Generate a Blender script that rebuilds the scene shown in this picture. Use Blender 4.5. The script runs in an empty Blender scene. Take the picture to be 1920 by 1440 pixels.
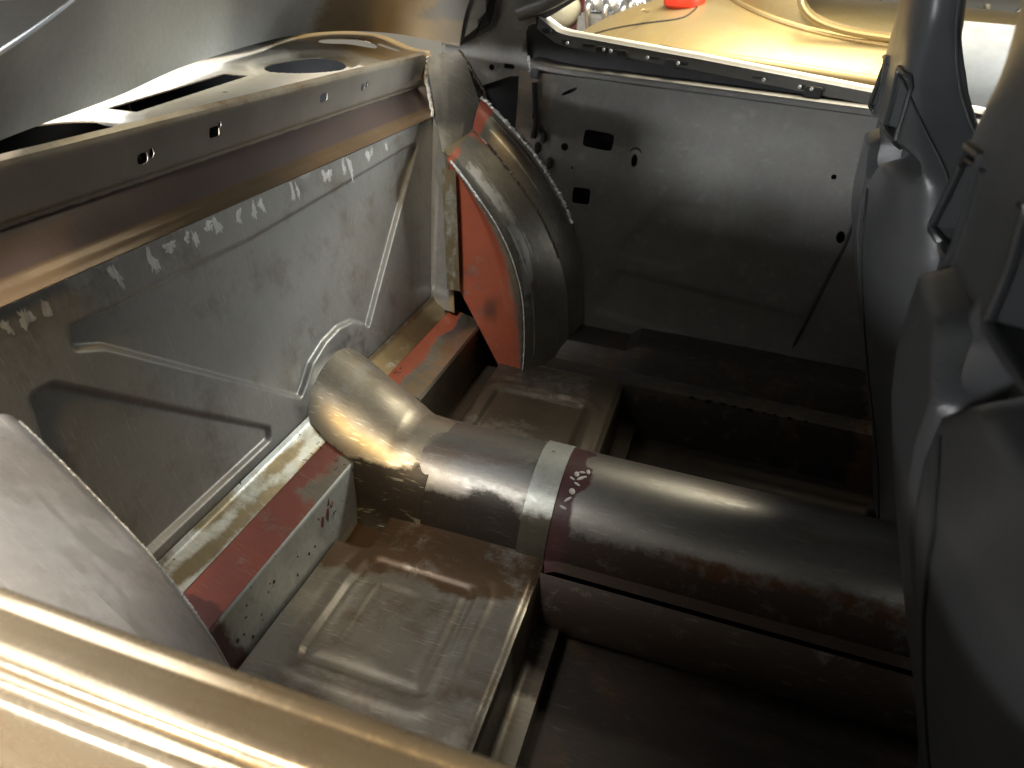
import bpy, bmesh, math, random
import numpy as np
from mathutils import Vector
random.seed(7); RNG = np.random.default_rng(7)
scene = bpy.context.scene
COL = scene.collection
R = math.radians

# ------------------------------------------------------------------ camera
cam_d = bpy.data.cameras.new('camera'); cam = bpy.data.objects.new('camera', cam_d); COL.objects.link(cam)
scene.camera = cam
cam_d.sensor_width = 36.0; cam_d.lens = 36.0 * 1331.0 / 1920.0; cam_d.clip_start = 0.02; cam_d.clip_end = 200
cam.location = (0.0, 0.0, 1.0)
def cam_matrix(yaw, pitch, roll):
    from mathutils import Matrix
    y, p, r = R(yaw), R(pitch), R(roll)
    fwd = Vector((-math.sin(y)*math.cos(p), math.cos(y)*math.cos(p), -math.sin(p)))
    right = Vector((math.cos(y), math.sin(y), 0)); up = right.cross(fwd)
    r2 = math.cos(r)*right + math.sin(r)*up; u2 = -math.sin(r)*right + math.cos(r)*up
    return Matrix((r2, u2, -fwd)).transposed()
cam.rotation_euler = cam_matrix(15.44, 31.47, 4.125).to_euler()
cam_d.dof.use_dof = True; cam_d.dof.focus_distance = 1.35; cam_d.dof.aperture_fstop = 5.0

# ------------------------------------------------------------------ world and lamps
world = bpy.data.worlds.new('World'); scene.world = world; world.use_nodes = True
bg = world.node_tree.nodes['Background']; bg.inputs[0].default_value = (0.86, 0.93, 1.0, 1); bg.inputs[1].default_value = 0.11
def lamp(name, loc, aim, sx, sy, power, colr, spread=180):
    d = bpy.data.lights.new(name, 'AREA'); d.shape = 'RECTANGLE'; d.size = sx; d.size_y = sy; d.energy = power; d.color = colr; d.spread = R(spread)
    o = bpy.data.objects.new(name, d); COL.objects.link(o); o.location = loc
    o.rotation_euler = (Vector(aim) - Vector(loc)).to_track_quat('-Z', 'Y').to_euler()
    return o
lamp('ceiling_lamp', (-1.05, -0.40, 2.9), (-0.6, 0.8, 0.1), 0.60, 1.2, 105, (1.0, 0.97, 0.91))
lamp('near_body_fill', (-0.9, -2.3, 3.3), (-0.9, -1.6, 0.0), 2.4, 1.2, 14, (1.0, 0.93, 0.82))  # added soft light overhead, for the near body to reflect
lamp('rear_ceiling_panel', (-2.9, 0.7, 3.3), (-1.2, 0.9, 0.7), 2.6, 2.4, 72, (0.97, 0.98, 1.0))
lamp('quarter_fill', (-2.6, -3.2, 0.86), (-0.45, 1.87, 0.66), 1.0, 0.40, 13, (0.96, 0.98, 1.0), 36)  # added unseen light, narrowed onto the far quarter panel
lamp('amber_lamp', (-0.65, -0.75, 2.5), (-0.6, 1.1, 0.2), 0.16, 0.22, 20, (1.0, 0.60, 0.10))
lamp('front_fill', (3.4, 1.0, 1.25), (-0.7, 1.0, 0.45), 1.3, 0.4, 13, (1.0, 1.0, 0.97))  # added from the front to bring out the bulkhead ribs
lamp('far_window_lamp', (1.6, 2.75, 1.62), (-0.75, 1.0, 0.45), 0.7, 0.5, 62, (0.97, 1.0, 0.96))
lamp('far_ceiling_lamp', (0.6, 3.7, 3.1), (0.4, 3.9, 0.7), 3.2, 0.6, 185, (1.0, 0.90, 0.68))
lamp('aisle_lamp', (0.7, 2.5, 3.2), (0.5, 2.9, 0.5), 3.0, 0.3, 30, (1.0, 0.80, 0.45))
scene.view_settings.view_transform = 'Standard'; scene.view_settings.look = 'None'
scene.view_settings.exposure = 0.35; scene.view_settings.gamma = 1.0
scene.render.engine = 'CYCLES'

# ------------------------------------------------------------------ materials
def N(nt, typ, **kw):
    n = nt.nodes.new(typ)
    for k, v in kw.items(): setattr(n, k, v)
    return n
def ramp(nt, src, a, b, ca=(0, 0, 0, 1), cb=(1, 1, 1, 1)):
    r = N(nt, 'ShaderNodeValToRGB'); r.color_ramp.elements[0].position = a; r.color_ramp.elements[1].position = b
    r.color_ramp.elements[0].color = ca; r.color_ramp.elements[1].color = cb
    nt.links.new(src, r.inputs[0]); return r.outputs[0]
def noise(nt, co, scale, detail=4, rough=.6, stretch=None, rot=None):
    if stretch or rot:
        m = N(nt, 'ShaderNodeMapping'); nt.links.new(co, m.inputs[0])
        if stretch: m.inputs['Scale'].default_value = stretch
        if rot: m.inputs['Rotation'].default_value = rot
        co = m.outputs[0]
    n = N(nt, 'ShaderNodeTexNoise'); n.inputs['Scale'].default_value = scale; n.inputs['Detail'].default_value = detail
    n.inputs['Roughness'].default_value = rough; nt.links.new(co, n.inputs['Vector']); return n.outputs[0]
def mixc(nt, f, a, b, mode='MIX'):
    m = N(nt, 'ShaderNodeMix', data_type='RGBA', blend_type=mode)
    for s, v in ((m.inputs[0], f), (m.inputs[6], a), (m.inputs[7], b)):
        if hasattr(v, 'type'): nt.links.new(v, s)
        else: s.default_value = v if not isinstance(v, tuple) else (tuple(v) + (1,))[:4]
    return m.outputs[2]
def math_(nt, op, a, b=None, c=None, clamp=False):
    m = N(nt, 'ShaderNodeMath', operation=op, use_clamp=clamp)
    for i, v in enumerate((a, b, c)):
        if v is None: continue
        if hasattr(v, 'type'): nt.links.new(v, m.inputs[i])
        else: m.inputs[i].default_value = v
    return m.outputs[0]

def steel(name, base, base2, metal=.8, rough=(.3, .5), scale=5.0, stretch=None, scratch=.25, stain=None, stain_amt=.35,
          paint=False, bump=.12, breakup=.55, scr_dir=(1, 14, 1), spots=0.0, spot_col=(.03, .02, .015), grain=.25):
    """bare sheet steel; the 'paint' colour attribute (alpha = amount) lays paint, bright ground metal or painted-in shade over it"""
    mat = bpy.data.materials.new(name); mat.use_nodes = True; nt = mat.node_tree
    bs = nt.nodes['Principled BSDF']; tc = N(nt, 'ShaderNodeTexCoord'); co = tc.outputs['Object']
    big = noise(nt, co, scale, 6, .65, stretch)
    col = mixc(nt, ramp(nt, big, .35, .68), base, base2)
    fine = noise(nt, co, 90, 3, .7)
    col = mixc(nt, math_(nt, 'MULTIPLY', ramp(nt, fine, .35, .75), grain), col, tuple(c * .55 for c in base))
    if stain:
        st = noise(nt, co, scale * 2.3, 5, .7, stretch)
        col = mixc(nt, math_(nt, 'MULTIPLY', ramp(nt, st, .52, .70), stain_amt), col, stain)
    if spots > 0:
        sp = noise(nt, co, 55, 2, .5)
        col = mixc(nt, ramp(nt, sp, .70 - spots * .1, .74 - spots * .1), col, spot_col)
    s1 = noise(nt, co, 22, 2, .5, scr_dir, (.3, .5, .8)); s2 = noise(nt, co, 30, 2, .5, scr_dir[::-1], (.9, -.4, .3))
    scr = math_(nt, 'MAXIMUM', ramp(nt, s1, .62, .72), ramp(nt, s2, .64, .74))
    scr = math_(nt, 'MULTIPLY', scr, scratch)
    col = mixc(nt, scr, col, tuple(min(1, c * 1.9 + .1) for c in base))
    rg = math_(nt, 'MULTIPLY_ADD', big, rough[1] - rough[0], rough[0])
    rg = math_(nt, 'MULTIPLY_ADD', math_(nt, 'SUBTRACT', fine, .5), .25, rg)
    rg = math_(nt, 'SUBTRACT', rg, math_(nt, 'MULTIPLY', scr, .18), clamp=True)
    mt = metal
    if paint:
        at = N(nt, 'ShaderNodeAttribute', attribute_name='paint'); ar = N(nt, 'ShaderNodeAttribute', attribute_name='paint_metal')
        ed = noise(nt, co, 26, 5, .72)
        a = math_(nt, 'MULTIPLY_ADD', math_(nt, 'SUBTRACT', ed, .5), breakup * 1.6, at.outputs['Alpha'])
        a = ramp(nt, a, .38, .62)
        a = math_(nt, 'MULTIPLY', a, math_(nt, 'SUBTRACT', 1.0, math_(nt, 'MULTIPLY', scr, .6)))
        pc = mixc(nt, math_(nt, 'MULTIPLY', ramp(nt, big, .3, .75), .35), at.outputs['Color'], (.02, .016, .014))
        col = mixc(nt, a, col, pc)
        dm = math_(nt, 'SUBTRACT', ar.outputs['Fac'], metal)
        mt = math_(nt, 'MULTIPLY_ADD', a, dm, metal)
    nt.links.new(col, bs.inputs['Base Color'])
    if hasattr(mt, 'type'): nt.links.new(mt, bs.inputs['Metallic'])
    else: bs.inputs['Metallic'].default_value = mt
    nt.links.new(rg, bs.inputs['Roughness'])
    bp = N(nt, 'ShaderNodeBump'); bp.inputs['Strength'].default_value = bump; bp.inputs['Distance'].default_value = .002
    hsum = math_(nt, 'ADD', math_(nt, 'MULTIPLY', big, 2.0), math_(nt, 'MULTIPLY', fine, .3))
    nt.links.new(hsum, bp.inputs['Height']); nt.links.new(bp.outputs[0], bs.inputs['Normal'])
    return mat
def plain(name, c, rough=.5, metal=0.0, var=.25, scale=12, bump=.05, c2=None):
    mat = bpy.data.materials.new(name); mat.use_nodes = True; nt = mat.node_tree; bs = nt.nodes['Principled BSDF']
    co = N(nt, 'ShaderNodeTexCoord').outputs['Object']; n1 = noise(nt, co, scale, 5, .6)
    c2 = c2 or tuple(x * (1 - var) for x in c)
    nt.links.new(mixc(nt, ramp(nt, n1, .35, .68), c, c2), bs.inputs['Base Color'])
    bs.inputs['Metallic'].default_value = metal
    nt.links.new(math_(nt, 'MULTIPLY_ADD', math_(nt, 'SUBTRACT', n1, .5), .25, rough, clamp=True), bs.inputs['Roughness'])
    if bump:
        bp = N(nt, 'ShaderNodeBump'); bp.inputs['Strength'].default_value = bump; bp.inputs['Distance'].default_value = .003
        n2 = noise(nt, co, scale * 14, 2, .5); nt.links.new(n2, bp.inputs['Height']); nt.links.new(bp.outputs[0], bs.inputs['Normal'])
    return mat

M = {}
M['bulk'] = steel('bulkhead_steel', (.36, .355, .335), (.275, .27, .255), .38, (.36, .50), 4, scratch=.16, stain=(.13, .09, .05), stain_amt=.5, paint=True)
M['pan'] = steel('pan_steel', (.275, .255, .22), (.18, .163, .138), .75, (.30, .48), 6, scratch=.3, stain=(.12, .065, .03), stain_amt=.6, paint=True)
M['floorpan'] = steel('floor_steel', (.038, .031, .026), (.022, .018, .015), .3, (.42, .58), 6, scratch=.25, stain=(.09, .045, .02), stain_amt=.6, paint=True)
M['tunnel'] = steel('tunnel_steel', (.35, .34, .32), (.235, .22, .20), .9, (.34, .48), 3, stretch=(.5, 2, 2), scratch=.2, stain=(.16, .08, .04), stain_amt=.5, paint=True, scr_dir=(1, 12, 12))
M['hump'] = steel('ground_steel', (.52, .48, .40), (.42, .38, .31), .95, (.36, .50), 4, scratch=.6, stain=(.30, .23, .14), stain_amt=.3, bump=.07, grain=.08, paint=True)
M['galv'] = steel('galvanised_steel', (.58, .60, .56), (.44, .46, .43), .6, (.34, .50), 18, scratch=.2, stain=(.2, .17, .1), stain_amt=.3, paint=True, spots=.1)
M['near_tub'] = steel('brushed_tub_steel', (.84, .84, .85), (.62, .59, .59), .22, (.36, .50), 7, stretch=(2, 1, .5), scratch=.5, paint=True, stain=(.30, .22, .21), stain_amt=.35, bump=.15)
M['tub'] = steel('wheel_tub_steel', (.27, .255, .22), (.17, .16, .14), .75, (.30, .46), 7, scratch=.3, paint=True, stain=(.12, .06, .03))
M['shelf'] = steel('shelf_steel', (.46, .42, .35), (.36, .31, .24), .6, (.32, .46), 6, scratch=.1, paint=True, stain=(.2, .13, .07), stain_amt=.4)
M['quarter'] = steel('primed_steel', (.150, .146, .136), (.112, .108, .10), .4, (.42, .58), 5, scratch=.1, stain=(.10, .08, .06), stain_amt=.3, paint=True)
M['pillar'] = steel('pillar_steel', (.24, .235, .22), (.15, .145, .135), .4, (.42, .56), 8, scratch=.15, stain=(.2, .15, .1), stain_amt=.4)
M['body'] = steel('body_steel', (.56, .47, .34), (.47, .37, .23), .66, (.20, .32), 5, scratch=.08, stain=(.38, .25, .1), stain_amt=.3, bump=.04)
M['deck'] = steel('deck_steel', breakup=.25, base=(.58, .63, .68), base2=(.50, .54, .58), metal=.3, rough=(.45, .6), scale=3, scratch=.04, paint=True, bump=.05)
M['weld'] = steel('weld_metal', (.88, .88, .86), (.52, .52, .50), .35, (.25, .5), 45, scratch=.6, bump=.6, stretch=(1, 2.5, .6))
M['bead'] = steel('weld_bead', (.22, .19, .15), (.12, .10, .08), .9, (.3, .5), 80, scratch=.2, bump=.6)
M['dark'] = plain('dark_cavity', (.02, .022, .025), .7)
M['leather'] = plain('black_leatherette', (.046, .0475, .049), .36, 0, .15, 10, .08)
M['seat_shell'] = plain('black_plastic', (.022, .024, .026), .35, 0, .2, 30, .1)
M['dark_seam'] = plain('dark_stitching', (.012, .012, .013), .6)
M['piping'] = plain('grey_piping', (.12, .12, .12), .4)
M['white'] = plain('white_marker', (.75, .72, .68), .6)
M['drip'] = plain('oxide_drip', (.10, .035, .028), .5)
M['gold_body'] = steel('far_body_steel', (.47, .38, .21), (.42, .30, .12), .6, (.36, .50), 3, scratch=.05, stain=(.5, .38, .14), stain_amt=.4, bump=.03)
M['grey_primer'] = plain('grey_primer', (.13, .14, .15), .5)
M['trim_card'] = plain('tan_door_card', (.45, .40, .31), .7)
M['chrome'] = plain('bright_metal', (.75, .76, .78), .22, .9, .3, 20)
M['castmetal'] = plain('cast_grey', (.5, .5, .5), .45, .6, .4, 20)
M['maroon'] = plain('maroon_paint', (.16, .045, .05), .35)
M['red'] = plain('red_plastic', (.75, .05, .02), .35)
M['cream'] = plain('cream_plastic', (.66, .64, .5), .4)
M['floor'] = plain('concrete', (.44, .36, .26), .7, 0, .3, 2)
M['wall'] = plain('painted_wall', (.62, .63, .62), .8, 0, .1, 1)

# ------------------------------------------------------------------ mesh helpers
def finish(o, smooth=True, angle=35):
    me = o.data
    if smooth:
        me.polygons.foreach_set('use_smooth', [True] * len(me.polygons))
        me.set_sharp_from_angle(angle=R(angle))
    me.update()
def obj(name, verts, faces, mat, parent=None, smooth=True, angle=35, paint=None):
    v = np.asarray(verts, float)
    off = np.array(parent_world(parent))
    me = bpy.data.meshes.new(name); me.from_pydata((v - off).tolist(), [], [list(map(int, f)) for f in faces])
    me.validate(); me.materials.append(mat)
    o = bpy.data.objects.new(name, me); COL.objects.link(o)
    if parent is not None: o.parent = parent
    if paint is not None:
        c = me.color_attributes.new('paint', 'FLOAT_COLOR', 'POINT'); c.data.foreach_set('color', np.asarray(paint[0], np.float32).ravel())
        a = me.attributes.new('paint_metal', 'FLOAT', 'POINT'); a.data.foreach_set('value', np.asarray(paint[1], np.float32).ravel())
    bm = bmesh.new(); bm.from_mesh(me); bmesh.ops.recalc_face_normals(bm, faces=bm.faces); bm.to_mesh(me); bm.free()
    finish(o, smooth, angle); return o
def parent_world(p):
    x = Vector((0, 0, 0))
    while p is not None: x = x + p.location; p = p.parent
    return x
def thing(name, loc, label, cat, group=None):
    o = bpy.data.objects.new(name, None); COL.objects.link(o); o.location = loc
    o['label'] = label; o['category'] = cat
    if group: o['group'] = group
    return o
def tag(o, label, cat): o['label'] = label; o['category'] = cat; return o
def structure(o, label=None):
    o['kind'] = 'structure'
    if label: o['label'] = label
    return o

def sheet(name, P, mat, parent, thick=.0016, paint=None, angle=35, flip=False):
    """closed thin sheet from an (n, m, 3) grid of points; thickness goes to the back"""
    P = np.asarray(P, float); n, m, _ = P.shape
    du = np.gradient(P, axis=0); dv = np.gradient(P, axis=1); nn = np.cross(du, dv)
    nn /= (np.linalg.norm(nn, axis=2, keepdims=True) + 1e-12)
    if flip: nn = -nn
    B = P - nn * thick
    V = np.concatenate([P.reshape(-1, 3), B.reshape(-1, 3)]); k = n * m
    idx = np.arange(k).reshape(n, m)
    a, b, c, d = idx[:-1, :-1].ravel(), idx[1:, :-1].ravel(), idx[1:, 1:].ravel(), idx[:-1, 1:].ravel()
    F = np.stack([a, b, c, d], 1).tolist() + (np.stack([a, d, c, b], 1) + k).tolist()
    ring = list(idx[:, 0]) + list(idx[-1, 1:]) + list(idx[-2::-1, -1]) + list(idx[0, -2:0:-1])
    for i in range(len(ring)):
        p, q = ring[i], ring[(i + 1) % len(ring)]; F.append([p, q, q + k, p + k])
    pt = None
    if paint is not None:
        c4, mt = paint; c4 = np.asarray(c4, float).reshape(-1, 4); mt = np.asarray(mt, float).reshape(-1)
        pt = (np.concatenate([c4, c4]), np.concatenate([mt, mt]))
    return obj(name, V, F, mat, parent, True, angle, pt)
def nopaint(P): return np.zeros(P.shape[:2] + (4,)), np.zeros(P.shape[:2])
def lay(paint, mask, rgb, metal=0.0):
    """lay a paint colour with the given 0..1 mask over what is there"""
    c, m = paint; k = mask > c[..., 3]
    c[k, :3] = rgb; c[..., 3] = np.maximum(c[..., 3], mask); m[k] = metal
    return paint
def extr(name, prof, axis_pts, mat, parent, thick=.0016, paintf=None, dense=1, angle=35, flip=False):
    """a profile in (x, z) swept along y, or along the given stations"""
    prof = np.array(prof, float); ys = np.array(axis_pts, float)
    P = np.zeros((len(prof), len(ys), 3)); P[:, :, 0] = prof[:, 0:1]; P[:, :, 2] = prof[:, 1:2]; P[:, :, 1] = ys[None, :]
    pt = paintf(P) if paintf else None
    return sheet(name, P, mat, parent, thick, pt, angle, flip)
def refine(pts, step):
    out = []
    pts = [np.array(p, float) for p in pts]
    for a, b in zip(pts[:-1], pts[1:]):
        k = max(1, int(np.ceil(np.linalg.norm(b - a) / step)))
        for i in range(k): out.append(a + (b - a) * i / k)
    out.append(pts[-1]); return np.array(out)
def spline(pts, n):
    """Catmull-Rom through the points"""
    p = np.array(pts, float); p = np.vstack([2 * p[0] - p[1], p, 2 * p[-1] - p[-2]]); out = []
    seg = len(p) - 3
    for t in np.linspace(0, seg, n):
        i = min(int(t), seg - 1); u = t - i; a, b, c, d = p[i:i + 4]
        out.append(.5 * ((2 * b) + (c - a) * u + (2 * a - 5 * b + 4 * c - d) * u * u + (3 * b - a - 3 * c + d) * u ** 3))
    return np.array(out)
def loft(name, rings, mat, parent, cap=True, angle=40, paint=None):
    rings = np.asarray(rings, float); n, m, _ = rings.shape; F = []
    for i in range(n - 1):
        for j in range(m):
            k = (j + 1) % m; F.append([i * m + j, i * m + k, (i + 1) * m + k, (i + 1) * m + j])
    if cap: F.append(list(range(m))[::-1]); F.append(list(range((n - 1) * m, n * m)))
    return obj(name, rings.reshape(-1, 3), F, mat, parent, True, angle, paint)
def tube(name, path, r, mat, parent, n=8):
    path = np.array(path, float); rr = np.full(len(path), r) if np.isscalar(r) else np.array(r)
    T = np.gradient(path, axis=0); T /= np.linalg.norm(T, axis=1, keepdims=True) + 1e-12
    ref = np.array([0, 0, 1.]) if abs(T[0, 2]) < .9 else np.array([1., 0, 0]); rings = []
    th = np.linspace(0, 2 * np.pi, n, endpoint=False)
    for p, t, q in zip(path, T, rr):
        a = np.cross(t, ref); a /= np.linalg.norm(a) + 1e-12; b = np.cross(a, t); ref = b
        rings.append(p + q * (np.cos(th)[:, None] * a + np.sin(th)[:, None] * b))
    return loft(name, rings, mat, parent)
def weld_line(name, path, r, parent, mat=None, step=None):
    """a bead of overlapping uneven lumps along a joint"""
    path = np.array(path, float); seg = np.linalg.norm(np.diff(path, axis=0), axis=1); L = np.concatenate([[0], np.cumsum(seg)])
    n = max(8, int(L[-1] / (r * .8))); t = np.linspace(0, L[-1], n)
    p = np.stack([np.interp(t, L, path[:, k]) for k in range(3)], 1)
    p += RNG.normal(0, r * .22, p.shape)
    rad = r * (.55 + .55 * RNG.random(n)); rad[::2] *= 1.25
    return tube(name, p, rad, mat or M['bead'], parent, 6)
def plate(name, pts, thick, mat, parent, nrm, smooth=False):
    """flat or gently folded polygon with thickness along nrm"""
    p = np.array(pts, float); nrm = np.array(nrm, float); nrm /= np.linalg.norm(nrm); k = len(p)
    V = np.vstack([p, p - nrm * thick]); F = [list(range(k)), list(range(2 * k - 1, k - 1, -1))]
    for i in range(k): j = (i + 1) % k; F.append([i, j, j + k, i + k])
    return obj(name, V, F, mat, parent, smooth)
def box(lo, hi):
    (a, b, c), (d, e, f) = lo, hi
    v = [(a, b, c), (d, b, c), (d, e, c), (a, e, c), (a, b, f), (d, b, f), (d, e, f), (a, e, f)]
    return v, [[3, 2, 1, 0], [4, 5, 6, 7], [0, 1, 5, 4], [1, 2, 6, 5], [2, 3, 7, 6], [3, 0, 4, 7]]
def bevel_box(name, lo, hi, mat, parent, r=.004, seg=2):
    v, f = box(lo, hi); o = obj(name, v, f, mat, parent, False)
    bm = bmesh.new(); bm.from_mesh(o.data); bmesh.ops.bevel(bm, geom=bm.edges[:], offset=r, segments=seg, affect='EDGES'); bm.to_mesh(o.data); bm.free()
    finish(o, True, 40); return o
def cut(o, shapes, selfx=False):
    """cut real openings: shapes are (verts, faces) closed solids in world coordinates"""
    off = np.array(parent_world(o.parent)); V = []; F = []; b = 0
    for v, f in shapes:
        V += (np.array(v, float) - off).tolist(); F += [[i + b for i in q] for q in f]; b += len(v)
    me = bpy.data.meshes.new('cutter'); me.from_pydata(V, [], F)
    cc = me.color_attributes.new('paint', 'FLOAT_COLOR', 'POINT'); cc.data.foreach_set('color', np.zeros(4 * len(V), np.float32)); me.attributes.new('paint_metal', 'FLOAT', 'POINT')
    bm = bmesh.new(); bm.from_mesh(me); bmesh.ops.recalc_face_normals(bm, faces=bm.faces); bm.to_mesh(me); bm.free()
    c = bpy.data.objects.new('cutter', me); COL.objects.link(c)
    if o.parent: c.location = off.tolist()
    md = o.modifiers.new('b', 'BOOLEAN'); md.operation = 'DIFFERENCE'; md.object = c; md.solver = 'EXACT'; md.use_self = selfx
    bpy.context.view_layer.update()
    dg = bpy.context.evaluated_depsgraph_get(); nm = bpy.data.meshes.new_from_object(o.evaluated_get(dg))
    o.modifiers.clear(); old = o.data; o.data = nm; nm.name = old.name
    at = nm.attributes.get('paint')
    if at:                                                       # new rim points carry no paint
        q = np.zeros(len(at.data) * 4, np.float32); at.data.foreach_get('color', q); q = q.reshape(-1, 4); q[(q > .999).all(1)] = 0; at.data.foreach_set('color', q.ravel())
    bpy.data.objects.remove(c); bpy.data.meshes.remove(me); finish(o, True, 35)
def prism(poly, d0, d1):
    """solid between two copies of a polygon moved by d0 and d1"""
    p = np.array(poly, float); k = len(p); V = np.vstack([p + np.array(d0), p + np.array(d1)]).tolist()
    F = [list(range(k))[::-1], list(range(k, 2 * k))] + [[i, (i + 1) % k, (i + 1) % k + k, i + k] for i in range(k)]
    return V, F
def oval(cx, cy, rx, ry, n=28, e=2.0, rot=0):
    t = np.linspace(0, 2 * np.pi, n, endpoint=False); c, s = np.cos(t), np.sin(t)
    x = rx * np.sign(c) * np.abs(c) ** (2 / e); y = ry * np.sign(s) * np.abs(s) ** (2 / e)
    return np.stack([cx + x * math.cos(rot) - y * math.sin(rot), cy + x * math.sin(rot) + y * math.cos(rot)], 1)
def sdf(px, py, poly, rnd=0.0):
    """signed distance to a polygon (negative inside), corners rounded by rnd"""
    q = np.array(poly, float); d = np.full(px.shape, 1e9); inside = np.zeros(px.shape, bool)
    for (ax, ay), (bx, by) in zip(q, np.roll(q, -1, 0)):
        ex, ey = bx - ax, by - ay; wx, wy = px - ax, py - ay
        t = np.clip((wx * ex + wy * ey) / (ex * ex + ey * ey), 0, 1)
        d = np.minimum(d, np.hypot(wx - ex * t, wy - ey * t))
        c = ((ay <= py) & (by > py)) | ((by <= py) & (ay > py))
        with np.errstate(divide='ignore', invalid='ignore'):
            inside ^= c & (px < ax + (py - ay) * ex / (ey if ey else 1e-12))
    return np.where(inside, -d, d) - rnd
def inset(poly, r):
    q = np.array(poly, float); c = []; k = len(q)
    area = .5 * np.sum(q[:, 0] * np.roll(q[:, 1], -1) - np.roll(q[:, 0], -1) * q[:, 1]); s = 1 if area > 0 else -1
    for i in range(k):
        a, b, d = q[i - 1], q[i], q[(i + 1) % k]
        e1 = (b - a) / np.linalg.norm(b - a); e2 = (d - b) / np.linalg.norm(d - b)
        n1 = s * np.array([-e1[1], e1[0]]); n2 = s * np.array([-e2[1], e2[0]])
        m = (n1 + n2); m /= max(.25, 1 + n1 @ n2); c.append(b + m * r)
    return np.array(c)
def sstep(x, a, b):
    t = np.clip((x - a) / (b - a), 0, 1); return t * t * (3 - 2 * t)
def blotch(px, py, seed, sc):
    """cheap smooth random field, 0..1"""
    g = np.random.default_rng(seed); out = np.zeros(px.shape)
    for k in range(14):
        a = g.random() * 6.283; f = sc * (.5 + 2 * g.random()); out += np.sin((px * math.cos(a) + py * math.sin(a)) * f + g.random() * 6.283) / (1 + .3 * k)
    return .5 + .5 * np.tanh(out * .7)

# ================================================================== THE WORKSHOP
v, f = box((-9, -8, -.62), (12, 12, -.56)); structure(obj('floor', v, f, M['floor'], None, False))
v, f = box((-9, 8.6, -.56), (12, 8.8, 4.2)); structure(obj('wall', v, f, M['wall'], None, False))
v, f = box((-6.2, -8, -.56), (-6.0, 8.6, 4.2)); structure(obj('wall', v, f, M['wall'], None, False))

# ================================================================== THE BARE CAR SHELL
car = thing('car_shell', (0.2, 1.05, -.56), 'stripped bare steel car body being restored, seen into its empty rear seat area', 'car')
BX = lambda z: -.715 - (z - .14) * .152                       # the seat-back bulkhead leans back a little
BN = np.array([1, 0, .152]); BN = BN / np.linalg.norm(BN)
# --- bulkhead with three pressed panels
ys = np.linspace(.30, 1.865, 560); zs = np.linspace(.10, .600, 230)
Yg, Zg = np.meshgrid(ys, zs, indexing='ij')
arc = [(1.335, .213), (1.315, .235), (1.275, .258), (1.22, .268), (1.16, .262), (1.10, .243), (1.065, .215), (1.037, .197)]
p1 = [(.62, .548), (1.02, .540), (1.72, .565), (1.748, .556)] + arc + [(.66, .492), (.615, .51)]
p2 = [(.535, .495), (.575, .492), (.935, .200), (.925, .172), (.56, .172), (.515, .36)]
h = np.zeros_like(Yg)
for poly, r in ((p1, .012), (p2, .014)):
    s = sdf(Yg, Zg, inset(poly, r), r); e = np.clip(-s / .011, 0, 1); h -= .0105 * (e + .12 * np.sin(2 * np.pi * e) * -1)
h += .0016 * (blotch(Yg, Zg, 3, 9) - .5)
P = np.stack([BX(Zg), Yg, Zg], 2) + h[..., None] * BN
pt = nopaint(P)
lay(pt, .55 * sstep(Zg, .555, .60) * blotch(Yg, Zg, 5, 40), (.6, .6, .58), 1.0)
lay(pt, .50 * (1 - sstep(np.hypot((Yg - 1.16) / 1.0, (Zg - .12)), .15, .22)), (.42, .42, .40), 1.0)
lay(pt, .44 * (1 - sstep(Zg, .13, .15)) * blotch(Yg, Zg, 6, 50), (.62, .62, .6), 1.0)
stripe = blotch(Yg * 3 + Zg * 1.2, Zg * .3, 11, 6) * sstep(Yg, .95, 1.15) * (1 - sstep(Yg, 1.30, 1.5)) * (1 - sstep(Zg, .36, .48)) * sstep(Zg, .2, .26)
lay(pt, .46 * stripe, (.13, .075, .045), .3)
bulk = sheet('bulkhead', P, M['bulk'], car, .002, pt, 30)
# ground-back plug welds along the top edge of the bulkhead
wy = [.548, .575, .605, .719, .789, .829, .868, .885, .922, .94, .998, 1.04, 1.064, 1.163, 1.18, 1.281, 1.30, 1.359, 1.385, 1.47, 1.49, 1.562]
for k, y in enumerate(wy):
    a, b = random.uniform(.005, .011), random.uniform(.008, .020); z = .596 - b - random.uniform(0, .005) - (.006 if y < .7 else 0)
    n = 30; t = np.linspace(0, 2 * np.pi, n, endpoint=False); rings = []
    ph = RNG.random(4) * 6.28; wob = np.clip(1 + .20 * np.sin(2 * t + ph[0]) + .15 * np.sin(3 * t + ph[1]) + .24 * RNG.normal(size=n), .35, 1.9); sh = random.uniform(-.3, .3)
    for sc, hh in ((1, .0), (.8, .00015), (.4, .0002), (.05, .0002)):
        yy = y + sc * a * np.cos(t) * wob + sh * (np.sin(t) * b * sc); zz = z + sc * b * np.sin(t) * wob
        zz = np.minimum(zz, .5990); rings.append(np.stack([BX(zz), yy, zz], 1) + BN * (hh + .0004 + .0016 * (blotch(yy, zz, 3, 9) - .5))[:, None])
    loft('weld_spot', rings, M['weld'], bulk, True, 60)
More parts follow.
